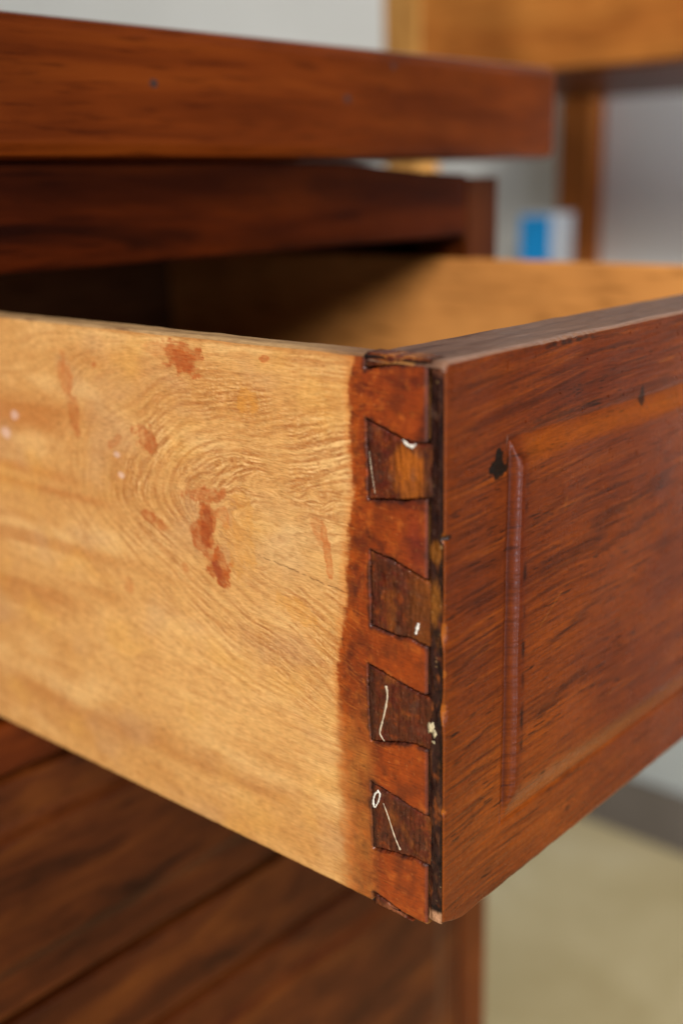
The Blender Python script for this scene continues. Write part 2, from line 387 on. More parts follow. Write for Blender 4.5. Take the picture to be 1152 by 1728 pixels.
    for args in [
        (0.0835, 0.1335, 0.0065, 0.0036, 0.3, red, 0.88, 201), (0.0800, 0.1352, 0.0040, 0.0022, 0.0, red, 0.8, 202),
        (0.0900, 0.1355, 0.0080, 0.0018, 0.0, red2, 0.40, 203),
        (0.0992, 0.1100, 0.0052, 0.0034, 0.5, red, 0.82, 204), (0.1130, 0.1083, 0.0035, 0.0012, -0.6, red, 0.5, 205),
        (0.0765, 0.0985, 0.0085, 0.0018, -0.15, red, 0.75, 206), (0.0765, 0.0910, 0.0032, 0.0062, 0.15, red, 0.95, 207),
        (0.0792, 0.0868, 0.0036, 0.0042, 0.1, red, 0.85, 208), (0.0735, 0.0800, 0.0042, 0.0045, -0.35, red, 0.90, 209),
        (0.0715, 0.0762, 0.0028, 0.0024, -0.5, red, 0.95, 210), (0.0700, 0.0935, 0.0025, 0.0028, 0.0, red2, 0.6, 211),
        (0.0768, 0.0900, 0.0018, 0.0070, 0.2, lin(146, 66, 30), 0.8, 225), (0.0728, 0.0772, 0.0016, 0.0040, -0.45, lin(140, 62, 34), 0.8, 226), (0.0830, 0.1330, 0.0036, 0.0020, 0.3, lin(158, 78, 34), 0.7, 227),
        (0.1345, 0.1245, 0.0032, 0.0060, 0.0, red2, 0.65, 212), (0.1315, 0.1130, 0.0022, 0.0060, 0.0, red, 0.55, 213),
        (0.1010, 0.0885, 0.0030, 0.0016, 0.2, red, 0.72, 214), (0.0960, 0.0870, 0.0028, 0.0013, 0.3, red2, 0.65, 215),
        (0.0600, 0.1254, 0.0040, 0.0036, 0.0, lin(196, 134, 56), 0.75, 216), (0.1115, 0.0653, 0.0022, 0.0026, 0.0, red2, 0.45, 217),
        (0.1200, 0.1290, 0.0010, 0.0008, 0.0, red, 0.7, 218), (0.0530, 0.1362, 0.0016, 0.0010, 0.0, red, 0.7, 219),
        (0.0345, 0.0915, 0.0012, 0.0065, -0.16, red2, 0.75, 220), (0.0375, 0.0965, 0.0015, 0.0030, -0.3, red2, 0.5, 221),
        (0.0870, 0.0762, 0.0015, 0.0013, 0.5, red2, 0.6, 222), (0.045, 0.0735, 0.0060, 0.0030, 0.3, lin(206, 146, 66), 0.5, 223),
        (0.0640, 0.0900, 0.0050, 0.0110, 0.1, lin(202, 142, 62), 0.45, 224),
    ]:
        cy, cz, ry, rz, rot, cc, k, sd = args
        base = mixc(base, cc, spot(cy, cz, ry, rz, rot, cc, k, sd))
    for cy, cz, rad in [(0.162, 0.1099, 0.0022), (0.1679, 0.1036, 0.0026), (0.1130, 0.1043, 0.0014), (0.1118, 0.0985, 0.0014)]:
        base = mixc(base, lin(222, 192, 176), 0.6*ss(1.3, 0.6, np.hypot((y-cy)/rad, (z-cz)/(rad*0.7))+0.3*n3))
    # hairline crack running into the corner
    for a, b_ in [((0.0640, 0.0862), (0.0537, 0.0852)), ((0.0537, 0.0852), (0.0410, 0.0835)), ((0.0410, 0.0835), (0.0340, 0.0826)), ((0.0340, 0.0826), (0.0245, 0.0818))]:
        d, t = seg_dist(y, z+0.0004*gnoise(y*300, z*0, 55), a[0], a[1], b_[0], b_[1])
        base = mixc(base, lin(96, 58, 26), 0.75*ss(0.00024, 0.00006, d)*ss(-0.5, 0.1, gnoise(y*500, z*0, 56))*ss(0.066, 0.05, y))
    # dirty top arris
    base = mixc(base, lin(168, 108, 52), 0.65*ss(0.1378, 0.1392, z+0.0006*n2)*ss(0.16, 0.10, y))
    # --- stain round the dovetails
    zb = np.array([-0.002, 0.004, 0.02, 0.042, 0.060, 0.070, 0.082, 0.0926, 0.105, 0.12, 0.134, 0.142])
    yb = np.array([0.0295, 0.0292, 0.0300, 0.0312, 0.0318, 0.0305, 0.0282, 0.0280, 0.0262, 0.0264, 0.0258, 0.0245])
    edge = np.interp(z, zb, yb)
    rag = 0.0007*gnoise(y*60, z*900, 144)*ss(0.075, 0.05, z)+0.0009*fbm(y*330, z*300, 3, 141)+0.0004*gnoise(z*1800, y*300, 142)-0.00012*S(fine, y, z)+0.0007*gnoise(y*60, z*110, 143)
    d = edge-(y+rag)
    blur = 0.0008+0.0042*ss(0.062, 0.025, z)
    st = ss(-blur, blur, d)
    halo = ss(-0.0030, 0.0005, d+0.0006*n2)
    base = mixc(base, lin(196, 116, 48), 0.55*halo)
    sn = fbm(y*190, z*150, 4, 151); sn2 = fbm(y*90+4, z*70, 3, 153)
    scol = np.broadcast_to(lin(152, 66, 26), y.shape+(3,)).copy()
    scol = mixc(scol, lin(174, 84, 32), ss(0.0, 0.8, sn))
    scol = mixc(scol, lin(112, 44, 26), ss(0.0, 0.8, -sn2)*0.8)
    scol = mixc(scol, lin(96, 44, 40), ss(0.15, 0.7, fbm(y*120, z*75, 3, 155))*ss(0.0205, 0.0245, y)*0.9)
    lowfade = ss(0.060, 0.035, z)*ss(0.018, 0.024, y)
    scol = mixc(scol, lin(186, 122, 66), 0.75*lowfade*(0.8+0.6*sn))
    band = ss(-0.0012, 0.0006, d)*ss(0.0034, 0.0012, d)
    scol = mixc(scol, lin(190, 92, 30), 0.45*band)
    scol = mixc(scol, lin(168, 74, 24), 0.55*ss(0.0200, 0.0170, y)*ss(0.11, 0.09, z))
    scol = mixc(scol, lin(206, 130, 66), 0.35*ss(0.5, 1.9, f)*ss(0.008, 0.022, y)); scol = mixc(scol, lin(84, 34, 18), 0.35*ss(0.5, 1.9, -f))
    scol = mixc(scol, lin(92, 36, 24), 0.75*ss(0.1, 0.6, fbm(y*150, z*210, 4, 156))*ss(0.055, 0.075, z))
    scol = mixc(scol, lin(204, 112, 50), 0.45*ss(0.15, 0.7, fbm(y*260, z*240, 4, 157)))
    scol = mixc(scol, lin(120, 58, 60), 0.55*ss(0.1, 0.6, fbm(y*100, z*60, 3, 158))*ss(0.085, 0.11, z)*ss(0.125, 0.10, z))
    scol = mixc(scol, lin(120, 40, 44), 0.6*np.exp(-(((y-0.0075)/0.0032)**2+((z-0.098)/0.007)**2)))
    fleck = ss(0.55, 0.9, gnoise(y*1300, z*1100, 159)); scol = mixc(scol, lin(214, 140, 92), 0.4*fleck)
    pit = ss(0.6, 0.9, gnoise(y*1200+7, z*1500, 160)); scol = mixc(scol, lin(60, 26, 18), 0.45*pit)
    scol *= (1+0.16*n3)[..., None]
    base = mixc(base, glaze(scol*np.array([0.76, 0.71, 0.48]), y, z, 0.5), st)
    # grime beside the gaps
    dmin = np.full(y.shape, 1.0)  # distance to the nearest gap
    for P in PINS: dmin = np.minimum(dmin, np.abs(poly_sd(y, z, P)))
    base = mixc(base, lin(50, 26, 20), 0.8*ss(0.0013, 0.0002, dmin+0.0009*fbm(y*300, z*300, 3, 161)))
    base = mixc(base, lin(52, 30, 26), 0.7*ss(YL+0.0011, YL+0.0002, y+0.0003*n2))
    g = (0.12+0.85*st)*ss(0.0001, 0.0008, dmin)*ss(YL+0.0002, YL+0.0014, y)
    return base*KS, g

# --- side panel: a sweep along y of its cross-section, the outer face finely meshed
ys = np.concatenate([np.arange(YL, 0.036, 0.00021), np.arange(0.036, 0.075, 0.00033), np.arange(0.075, 0.20, 0.0005), np.linspace(0.20, DY, 12)])
NZ = 500
zs = np.linspace(0.0008, H-0.0008, NZ)
r = 0.0008
loop = [(0.0, zz, 1) for zz in zs]
for a in np.linspace(10, 80, 4): loop.append((r-r*math.cos(math.radians(a)), H-r+r*math.sin(math.radians(a)), 2))
for xx in np.linspace(r, TS-r, 9): loop.append((xx, H, 2))
for a in np.linspace(80, 0, 4): loop.append((TS-r+r*math.cos(math.radians(a)), H-r+r*math.sin(math.radians(a)), 2))
for zz in np.linspace(H-0.01, 0.01, 8): loop.append((TS, zz, 3))
loop.append((TS, 0.0, 3))
for xx in (TS*0.66, TS*0.33): loop.append((xx, 0.0, 3))
loop.append((0.0006, 0.0, 3)); loop.append((0.00015, 0.0003, 3))
lx = np.array([q[0] for q in loop]); lz = np.array([q[1] for q in loop]); kind = np.array([q[2] for q in loop])
Y, LX = np.meshgrid(ys, lx, indexing='ij'); _, LZ = np.meshgrid(ys, lz, indexing='ij'); KD = np.broadcast_to(kind, Y.shape)
X = LX.copy(); Z = LZ.copy()
outer = KD == 1
# pocket for each pin, ragged edge
dep = np.zeros_like(X)
for P in PINS:
    sd = poly_sd(Y, Z+0.00020*gnoise(Y*330, Z*330, 61), P)+0.00010*gnoise(Y*1100, Z*1000, 62)+0.00016*gnoise(Y*210+3, Z*210, 68)
    dep = np.maximum(dep, 0.0052*ss(0.00036, 0.00012, sd))
X = np.where(outer, X+dep, X)
X = np.where(outer, X+0.00010*fbm(Y*120, Z*120, 3, 63)+0.00055*ss(YL+0.0007, YL, Y), X)
topk = KD == 2
Z = np.where(topk, Z+0.00022*fbm(Y*60, X*200, 3, 64)-0.0007*ss(0.024, 0.006, Y)*0.3, Z)
Z = np.where(outer, Z+(0.00022*fbm(Y*60, X*0, 3, 64))*ss(0.135, 0.14, Z), Z)
lowchip = np.interp(Y, [0.004, 0.008, 0.012, 0.020, 0.0215, 0.024, 0.05], [0.0009, 0.0007, 0.0008, 0.0003, -0.0002, 0.0, 0.0])+0.00025*fbm(Y*260, Y*0, 2, 65)
Z = np.where(Z < 0.003, np.maximum(Z, Z+lowchip*(1-Z/0.003)), Z)
C, G = side_color(Y, Z)
topc = mixc(np.broadcast_to(lin(176, 140, 96), Y.shape+(3,)), lin(132, 98, 66), ss(-0.2, 0.8, fbm(Y*70, X*600, 4, 66)))
topc = mixc(topc, lin(120, 80, 54), 0.8*ss(0.05, 0.02, Y))
C = np.where((KD == 2)[..., None], topc*0.9, C); G = np.where(KD == 2, 0.35, G)
innc = mixc(np.broadcast_to(lin(168, 112, 58), Y.shape+(3,)), lin(140, 86, 40), ss(-0.3, 0.7, fbm(Y*15, Z*90, 4, 67)))
C = np.where((KD == 3)[..., None], innc, C)
C = mixc(C, lin(22, 12, 9), ss(0.00002, 0.0008, dep)); G = G*(1-ss(0.0, 0.0004, dep))       # raw, filthy pocket wall
side = mesh_obj('side_panel', np.stack([X, Y, Z], -1), grid_faces(len(ys), len(loop), wrap=True, flip=False), M_side, drawer, C, G)
side['label'] = 'pale left side with stain spots and orange stained tails'

# --- right side, back and bottom of the box
box_obj('side_panel', (W-TS-0.0008, TF+0.0003, 0.0), (W-0.0008, DY, H-0.001), M_inner, drawer, 0.0009)['label'] = 'right side of the drawer box'
M_dim = plain_wood('shaded_inside_wood', (0.05, 0.02, 0.008), (0.10, 0.042, 0.016), (0.15, 0.065, 0.024), 'x', 0.6, 0.0, 40, 4)  # inside wood darkened to stand in for shade deep in the drawer
box_obj('back_panel', (TS+0.0003, DY-0.012, 0.004), (W-TS-0.0011, DY, H-0.006), M_dim, drawer, 0.0008)
box_obj('bottom_panel', (TS+0.0003, TF+0.0003, 0.008), (W-TS-0.0011, DY-0.0123, 0.014), M_dim, drawer, 0)

# --- front panel: sweep along x, raised field on its face
KF = 1.0
BX0, BX1, BZ0, BZ1 = 0.0265, W-0.0265, 0.0200, 0.1182
BW = 0.0072; FH = 0.0021
def front_color(x, z, y):
    bow = 0.0025*fbm(x*9, z*12, 2, 301)
    zz = z+bow-0.03*x
    n1 = fbm(x*13, zz*150, 4, 311); n2 = fbm(x*26, zz*420, 3, 313); n3 = fbm(x*8, z*14, 3, 315); n4 = fbm(x*600, zz*600, 2, 316)
    b = np.broadcast_to(lin(124, 58, 24), x.shape+(3,)).copy()
    b = mixc(b, lin(150, 76, 28), ss(0.0, 0.8, n3)*0.8)
    b = mixc(b, lin(104, 42, 22), ss(0.0, 0.8, -n3)*0.8)
    b = mixc(b, lin(78, 32, 16), ss(0.12, 0.75, n1)*0.36)
    b = mixc(b, lin(160, 84, 32), ss(0.12, 0.8, -n1)*0.40)
    b = mixc(b, lin(66, 28, 16), ss(0.15, 0.8, n2)*0.30)
    ln3 = ss(0.2, 0.65, gnoise(x*22, zz*2000, 328)+0.5*gnoise(x*50, zz*2600, 329)); b = mixc(b, lin(64, 26, 12), 0.38*ln3)
    b = mixc(b, lin(168, 88, 36), ss(0.25, 0.9, -n2)*0.30)
    # open pores, in clusters
    clus = ss(-0.05, 0.5, fbm(x*22, zz*130, 3, 321))
    por = ss(0.42, 0.75, gnoise(x*130, zz*1700, 323)+0.4*gnoise(x*260, zz*2600, 324))
    b = mixc(b, lin(30, 14, 10), por*(0.25+0.75*clus))
    ln_ = ss(0.25, 0.7, gnoise(x*34, zz*900, 325)+0.5*gnoise(x*60, zz*1700, 326)); b = mixc(b, lin(58, 24, 12), 0.5*ln_)
    ln2 = ss(0.3, 0.75, gnoise(x*30+3, zz*1100, 327)); b = mixc(b, lin(176, 96, 40), 0.28*ln2)
    # named dark streaks
    for (x0, z0, x1, z1, wd, k) in [(0.034, 0.1205, 0.070, 0.1212, 0.0017, 0.75), (0.070, 0.121, 0.11, 0.1222, 0.0012, 0.4), (0.020, 0.1255, 0.060, 0.1275, 0.0022, 0.35),
                                    (0.036, 0.0825, 0.075, 0.0865, 0.0026, 0.5), (0.060, 0.0885, 0.108, 0.0945, 0.0020, 0.6), (0.062, 0.0805, 0.11, 0.087, 0.0015, 0.5),
                                    (0.03, 0.095, 0.05, 0.101, 0.0022, 0.4), (0.003, 0.0445, 0.022, 0.0490, 0.0009, 0.8), (0.002, 0.067, 0.020, 0.0702, 0.0007, 0.6),
                                    (0.040, 0.062, 0.075, 0.070, 0.0014, 0.55), (0.001, 0.0235, 0.018, 0.0275, 0.0008, 0.6), (0.036, 0.045, 0.065, 0.050, 0.0018, 0.5),
                                    (0.05, 0.020, 0.075, 0.016, 0.0010, 0.4), (0.03, 0.115, 0.05, 0.1135, 0.0006, 0.4)]:
        d, t = seg_dist(x, z+0.0008*gnoise(x*70, z*200, 331), x0, z0, x1, z1)
        b = mixc(b, lin(40, 19, 14), 0.75*k*ss(1.0, 0.1, d/wd+1.1*fbm(x*90, zz*1300, 3, 333))*ss(0, 0.12, t)*ss(1, 0.85, t))
    # light painted on the upper and lower bevels, ruddy halo along the upright bevel
    ub = np.exp(-((z-0.1155)/0.0030)**2)*ss(0.028, 0.034, x)
    b = mixc(b, lin(176, 96, 38), 0.60*ub*(0.8+0.4*n1))
    lb = np.exp(-((z-0.0225)/0.0030)**2)*ss(0.026, 0.032, x)
    b = mixc(b, lin(160, 88, 32), 0.5*lb)
    vb = np.exp(-((x-0.0288)/0.0026)**2)*ss(0.020, 0.026, z)*ss(0.118, 0.112, z)
    b = mixc(b, lin(98, 36, 18), 0.6*vb)
    rub = ss(0.72, 0.95, gnoise(z*520, x*60, 341))*vb*ss(0.06, 0.05, z)
    b = mixc(b, lin(170, 84, 44), 0.6*rub)
    dk = np.exp(-((x-0.0309)/0.0007)**2)*ss(0.024, 0.03, z)*ss(0.112, 0.10, z)*ss(-0.1, 0.5, gnoise(z*160, x*200, 342))
    b = mixc(b, lin(30, 12, 12), 0.8*dk)
    # burnt-looking knot
    kn = ss(1.1, 0.9, np.hypot((x-0.0222)/0.0040, (z-0.1130)/0.0029)+0.3*fbm(x*420, z*420, 2, 351))
    kn2 = ss(1.1, 0.85, np.hypot((x-0.0212)/0.0014, (z-0.1155)/0.0022)+0.3*fbm(x*420, z*420, 2, 353))
    hole = ss(1.1, 0.8, np.hypot((x-0.0243)/0.0013, (z-0.1147)/0.0018))
    b = mixc(b, lin(24, 20, 18), 0.93*np.clip(np.maximum(kn, kn2)-0.8*hole, 0, 1))
    k3 = ss(1.2, 0.8, np.hypot((x-0.0905)/0.0016, (z-0.1187)/0.0026)+0.5*fbm(x*400, z*400, 2, 354))
    b = mixc(b, lin(30, 16, 12), 0.8*k3)
    # small pale scratches
    for (x0, z0, x1, z1, wd) in [(0.0495, 0.1000, 0.0485, 0.0975, 0.00022), (0.0385, 0.0690, 0.0480, 0.0755, 0.00014), (0.1, 0.127, 0.108, 0.1275, 0.0002)]:
        d, t = seg_dist(x, z, x0, z0, x1, z1); b = mixc(b, lin(170, 112, 74), 0.35*ss(wd*2, wd*0.5, d))
    # worn vertical arris and chips
    ar = ss(0.0007, 0.0002, x+0.0004*gnoise(z*500, x*500, 361))
    b = mixc(b, lin(142, 76, 44), 0.55*ar)
    for cz, hz in [(0.0785, 0.0026), (0.0687, 0.0009), (0.0590, 0.0028), (0.0335, 0.0008), (0.101, 0.0010)]:
        b = mixc(b, lin(172, 100, 58), 0.8*ss(1.1, 0.8, np.hypot(x/0.0011, (z-cz)/hz)+0.35*gnoise(z*900, x*900, 362)))
    b = mixc(b, lin(34, 22, 20), 0.9*ss(1.1, 0.8, np.hypot((x-0.0006)/0.0022, (z-0.1010)/0.0007)))
    # worn top arris with a splintered stretch
    ta = ss(0.1386, 0.1397, z+0.0004*n2)
    b = mixc(b, lin(150, 88, 50), 0.4*ta)
    b = mixc(b, lin(30, 14, 12), 0.8*ss(0.0009, 0.0002, np.abs(z-0.1384+0.0006*gnoise(x*260, x*0, 363)))*ss(0.035, 0.045, x)*ss(0.068, 0.060, x)*ss(-0.4, 0.2, gnoise(x*420, x*0, 364)))
    scuff = ss(0.62, 0.9, gnoise(x*420+z*90, z*1500, 381))*ss(0.1, 0.6, fbm(x*25, z*30, 3, 384))
    b = mixc(b, lin(186, 120, 72), 0.16*scuff)
    b *= (1+0.13*n4)[..., None]
    crs = np.exp(-((x-0.0264)/0.0005)**2)*ss(0.021, 0.026, z)*ss(0.118, 0.113, z)
    b = mixc(b, lin(70, 24, 16), 0.7*crs)
    g = (0.75+0.15*n3-0.4*por)*(1-crs)
    b = b*np.array([0.66, 0.65, 0.21])
    b = 0.0+b**1.12*1.15
    return b, g

xs = np.concatenate([[0.0, 0.00012, 0.0003, 0.0006], np.arange(0.0009, 0.046, 0.00032), np.arange(0.046, 0.145, 0.00055), np.linspace(0.1456, W, 90)])
zf = np.concatenate([np.linspace(0.0009, H-0.0009, 470)])
loop = [(0.0, zz, 1) for zz in zf]
r = 0.0009
for a in np.linspace(12, 78, 4): loop.append((r-r*math.cos(math.radians(a)), H-r+r*math.sin(math.radians(a)), 2))
for yy in np.linspace(r, TF-r, 46): loop.append((yy, H, 2))
for a in np.linspace(80, 0, 4): loop.append((TF-r+r*math.cos(math.radians(a)), H-r+r*math.sin(math.radians(a)), 2))
for zz in np.linspace(H-0.01, 0.01, 8): loop.append((TF, zz, 3))
loop.append((TF, 0.0, 3))
for yy in (TF*0.66, TF*0.33): loop.append((yy, 0.0, 3))
loop.append((0.0012, 0.0, 3)); loop.append((0.0003, 0.0003, 3))
ly = np.array([q[0] for q in loop]); lz = np.array([q[1] for q in loop]); kind = np.array([q[2] for q in loop])
X, LY = np.meshgrid(xs, ly, indexing='ij'); _, Z = np.meshgrid(xs, lz, indexing='ij'); KD = np.broadcast_to(kind, X.shape)
Yf = LY.copy(); face = KD == 1
wob = 0.00025*fbm(X*60, Z*60, 2, 371)
dl = np.minimum(np.minimum(X-BX0, BX1-X), np.minimum(Z-BZ0, BZ1-Z))+wob
px_ = np.clip(np.minimum(X-BX0+wob, BX1-X)/0.0033, 0, 1); pz_ = np.clip(np.minimum((Z-BZ0+wob)/0.0085, (BZ1-Z+wob)/0.0062), 0, 1)
profx = 1-(1-px_)**1.7
profz = 0.25*pz_+0.75*pz_*pz_*(3-2*pz_)
hh = np.clip(0.5+0.5*(profz-profx)/0.35, 0, 1)
prof = np.clip(profz*(1-hh)+profx*hh-0.35*hh*(1-hh), 0, 1)
tickx = 0.00005*ss(0.45, 0.85, gnoise(Z*380, X*30, 378))*ss(0.2, 0.7, gnoise(Z*50, X*0, 379))+0.00005*gnoise(Z*70, X*20, 377)*np.exp(-((X-0.0288)/0.0030)**2)
raise_ = -FH*prof
rut = 0.0004*np.exp(-((dl+0.0006)/0.0007)**2)
Yf = np.where(face, Yf+raise_+rut+tickx, Yf)
Yf = np.where(face, Yf+0.00025*ss(0.0, 0.006, X)*fbm(X*25, Z*30, 3, 372)+0.00006*fbm(X*60, Z*900, 3, 373), Yf)
# rounded upright arris and worn corners
re = 0.0003
Yf = np.where(face, Yf-0.0006*ss(0.022, 0.0, X), Yf)
Yf = np.where(face & (X < re), Yf+re-np.sqrt(np.maximum(re**2-(re-X)**2, 0)), Yf)
nick = np.zeros_like(X)
for cz, hz, dd in [(0.0785, 0.0030, 0.0006), (0.0590, 0.0030, 0.0007), (0.1010, 0.0009, 0.0010), (0.0335, 0.001, 0.0004)]:
    nick += dd*np.exp(-((Z-cz)/hz)**2)*ss(0.0018, 0.0, X)
Yf = np.where(face, Yf+nick, Yf)
def corner_z(x, z):
    """bottom corner knocked off, top corner slightly rounded"""
    cut = 0.0034*ss(0.011, -0.002, x)**1.5+0.0002*fbm(x*150, x*0, 2, 374)
    z = np.where(z < 0.02, z+cut*np.clip(1-z/0.02, 0, 1), z)
    ct = 0.0016*np.clip(1-x/0.0022, 0, 1)**2
    return np.where(z > H-0.008, z-ct*np.clip((z-(H-0.008))/0.008, 0, 1), z)
Z = corner_z(X, Z)
chip = 0.0007*np.exp(-((X-0.052)/0.012)**2)*ss(-0.2, 0.6, gnoise(X*420, X*0, 375))
Z = np.where((KD == 2) & (LY < 0.0022), Z-chip*ss(0.0022, 0.0, LY), Z)
Z = np.where(KD == 2, Z+0.00018*fbm(X*60, LY*150, 3, 376), Z)
C, G = front_color(X, Z, Yf)
tn = fbm(X*40, LY*500, 4, 381)
topc = mixc(np.broadcast_to(lin(112, 82, 66), X.shape+(3,)), lin(78, 52, 44), ss(-0.2, 0.8, tn))
topc = mixc(topc, lin(134, 98, 76), 0.45*ss(0.0035, 0.0012, LY+0.0006*tn))
d, t = seg_dist(X, LY+0.0004*gnoise(X*500, LY*0, 382), -0.004, 0.0125, 0.0115, 0.0052)
topc = mixc(topc, lin(34, 20, 16), 0.9*ss(0.0006, 0.0002, d))
sp = ss(1.2, 0.8, np.hypot((X-0.0005)/0.0035, (LY-0.0125)/0.0045)+0.8*fbm(X*500, LY*300, 3, 383))
topc = mixc(topc, lin(176, 122, 66), 0.7*sp)
C = np.where((KD == 2)[..., None], topc, C); G = np.where(KD == 2, 0.55, G)
C = np.where((KD == 3)[..., None], lin(120, 72, 36), C)
# left end: tails lie over the rear part, so behind the lap the end steps in
step = ss(YL-0.0002, YL+0.0001, LY)*ss(0.0006, 0.0, X)
Xs = X.copy(); shift = np.where(LY > YL-0.0003, (TS+0.0004)*np.clip(1-X/0.03, 0, 1), 0.0)
Xs = np.where(KD == 1, X, np.where(KD == 2, X, X+shift))
Vf = np.stack([Xs, Yf, Z], -1); Ff = grid_faces(len(xs), len(loop), wrap=True, flip=True)
# lap strip: the end of the board beside the tails
yl = np.linspace(0.0, YL-0.00045, 22); zl = np.linspace(0.0, H, 560)
YL2, ZL2 = np.meshgrid(yl, zl, indexing='ij')
def lap_color(y, z):
    n1 = fbm(y*500, z*160, 4, 401); n2 = fbm(y*200, z*60, 3, 402); n3 = fbm(y*900, z*900, 3, 403)
    c = np.broadcast_to(lin(48, 27, 23), y.shape+(3,)).copy()
    c = mixc(c, lin(96, 56, 34), ss(0.1, 0.8, n1)*(0.35+0.5*ss(0.10, 0.08, z)))
    c = mixc(c, lin(128, 74, 26), ss(0.25, 0.8, n2)*0.7*ss(0.106, 0.094, z))
    c = mixc(c, lin(128, 62, 26), ss(0.3, 0.9, fbm(y*260, z*230, 3, 404))*0.6*ss(0.106, 0.094, z))
    n5 = fbm(y*420, z*300, 4, 407)
    c = mixc(c, lin(20, 12, 14), 0.8*ss(0.1, 0.6, n5)); c = mixc(c, lin(104, 78, 66), 0.35*ss(0.2, 0.8, -n5)*ss(0.09, 0.11, z))
    c = mixc(c, lin(140, 72, 30), 0.7*ss(0.25, 0.8, fbm(y*380, z*160, 4, 408))*ss(0.100, 0.09, z))
    c = mixc(c, lin(16, 10, 10), 0.85*ss(0.0011, 0.0003, y+0.0003*n1)*ss(-0.5, 0.2, gnoise(z*70, y*0, 405)))
    for cz, h in [(0.0855, 0.006), (0.0975, 0.0028)]:
        c = mixc(c, lin(132, 78, 26), 0.75*ss(1.2, 0.6, np.hypot((y-0.0022)/0.0018, (z-cz)/h)+0.5*n1))
    c = mixc(c, lin(190, 150, 100), 0.8*ss(0.60, 0.85, n3)*ss(-0.2, 0.4, n2))
    c = mixc(c, lin(190, 140, 104), 0.8*ss(0.0040, 0.0024, z+0.0004*n1))
    c = mixc(c, lin(112, 66, 46), 0.75*ss(0.1368, 0.1392, z))
    return c, 0.8+0*y
C2, G2 = lap_color(YL2, ZL2)
X2 = 0.0012*np.clip(np.abs(YL2-0.0018)/0.0018, 0, 1)**4*0.3+0.0005*ss(0.001, 0.0024, YL2)*ss(0.09, 0.11, ZL2)+0.00030*fbm(YL2*500, ZL2*260, 3, 406)*ss(0, 0.0006, YL2)
X2 = X2+0.0004*ss(0.0002, 0.0, YL2)*0
zz2 = corner_z(np.maximum(X2, 0), ZL2); zz2 = zz2-0.0010*ss(0.132, 0.14, ZL2)*(1-np.sqrt(np.clip(1-((YL2-0.0018)/0.0022)**2, 0, 1)))
# meet the rounded arris of the face
Y2 = YL2+(re-0.0006)*np.clip(1-YL2/0.0025, 0, 1)
for cz, hz, dd in [(0.0785, 0.0030, 0.0006), (0.0590, 0.0030, 0.0007), (0.1010, 0.0009, 0.0010), (0.0335, 0.001, 0.0004)]:
    Y2 = Y2+dd*np.exp(-((ZL2-cz)/hz)**2)*np.clip(1-YL2/0.0015, 0, 1)
V2 = np.stack([np.where(YL2 < 1e-6, 0.0, X2), Y2, zz2], -1)
front = mesh_obj('front_panel', np.concatenate([Vf.reshape(-1, 3), V2.reshape(-1, 3)]),
                 np.concatenate([Ff, grid_faces(len(yl), len(zl), off=Vf.shape[0]*Vf.shape[1])]), M_front, drawer,
                 np.concatenate([C.reshape(-1, 3), C2.reshape(-1, 3)]), np.concatenate([G.ravel(), G2.ravel()]))
front['label'] = 'red brown front with raised field and dark knot'
# rear block of the front board that the tails hide (closes the corner)
box_obj('corner_block', (TS-0.0012, YL+0.0002, 0.004), (TS+0.0022, TF-0.0006, H-0.003), M_inner, drawer, 0)

# --- pins: end grain of the front board showing between the tails
def pin_color(k):
    def f(y, z):
        n1 = fbm(y*700, z*110, 4, 500+k); n2 = fbm(y*160, z*160, 3, 520+k); n3 = fbm(y*900, z*900, 2, 530+k)
        c = np.broadcast_to(lin(86, 42, 26), y.shape+(3,)).copy()
        c = mixc(c, lin(116, 62, 30), ss(0.0, 0.7, n2)*0.7)
        c = mixc(c, lin(50, 24, 20), ss(0.0, 0.7, n1)*0.6)
        c = mixc(c, lin(136, 84, 40), ss(0.25, 0.9, -n1)*0.35)
        n4 = fbm(y*380, z*420, 4, 545+k); n5 = fbm(y*1100, z*900, 2, 548+k)
        c = mixc(c, lin(136, 66, 26), 0.65*ss(0.15, 0.7, n4)); c = mixc(c, lin(40, 20, 20), 0.75*ss(0.1, 0.6, -n4))
        c = mixc(c, lin(150, 112, 92), 0.5*ss(0.55, 0.9, n5)); c = mixc(c, lin(104, 36, 22), 0.5*ss(0.0, 0.6, n2-n4))  # pale flecks paint glints into the end grain
        if k == 1:
            m_ = ss(1.3, 0.4, np.hypot((y-0.0095)/0.0048, (z-0.1150)/0.0066)+0.55*n2+0.35*n1)
            c = mixc(c, lin(170, 100, 30), 0.95*m_)
        if k == 2: c = mixc(c, lin(126, 76, 28), 0.6*ss(0.012, 0.005, y+0.002*n2))
        if k == 0:
            c = mixc(c, lin(178, 122, 64), 0.8*ss(0.25, 0.05, np.abs(fbm(y*300, z*900, 3, 540)))*ss(0.004, 0.009, y)*ss(0.019, 0.015, y))
        if k == 5: c = mixc(c, lin(160, 108, 76), 0.5*ss(-0.5, 0.4, n2))
        c = mixc(c, lin(34, 20, 18), 0.7*ss(0.0192, 0.0212, y+0.0010*n2))
        c = mixc(c, lin(60, 36, 32), 0.7*ss(0.0058, 0.0042, y+0.001*n2)*ss(0.09, 0.10, z))
        c *= (1+0.14*n3)[..., None]
        c = mixc(c, lin(140, 84, 34), 0.55*ss(0.1, 0.7, fbm(y*170, z*140, 4, 580+k)))
        c = mixc(c, lin(104, 80, 74), 0.35*ss(0.2, 0.8, fbm(y*200, z*200, 3, 585+k)))  # greyish highlights painted into the colour
        return glaze(c*np.array([0.92, 0.74, 0.60]), y, z, 0.45)
    return f
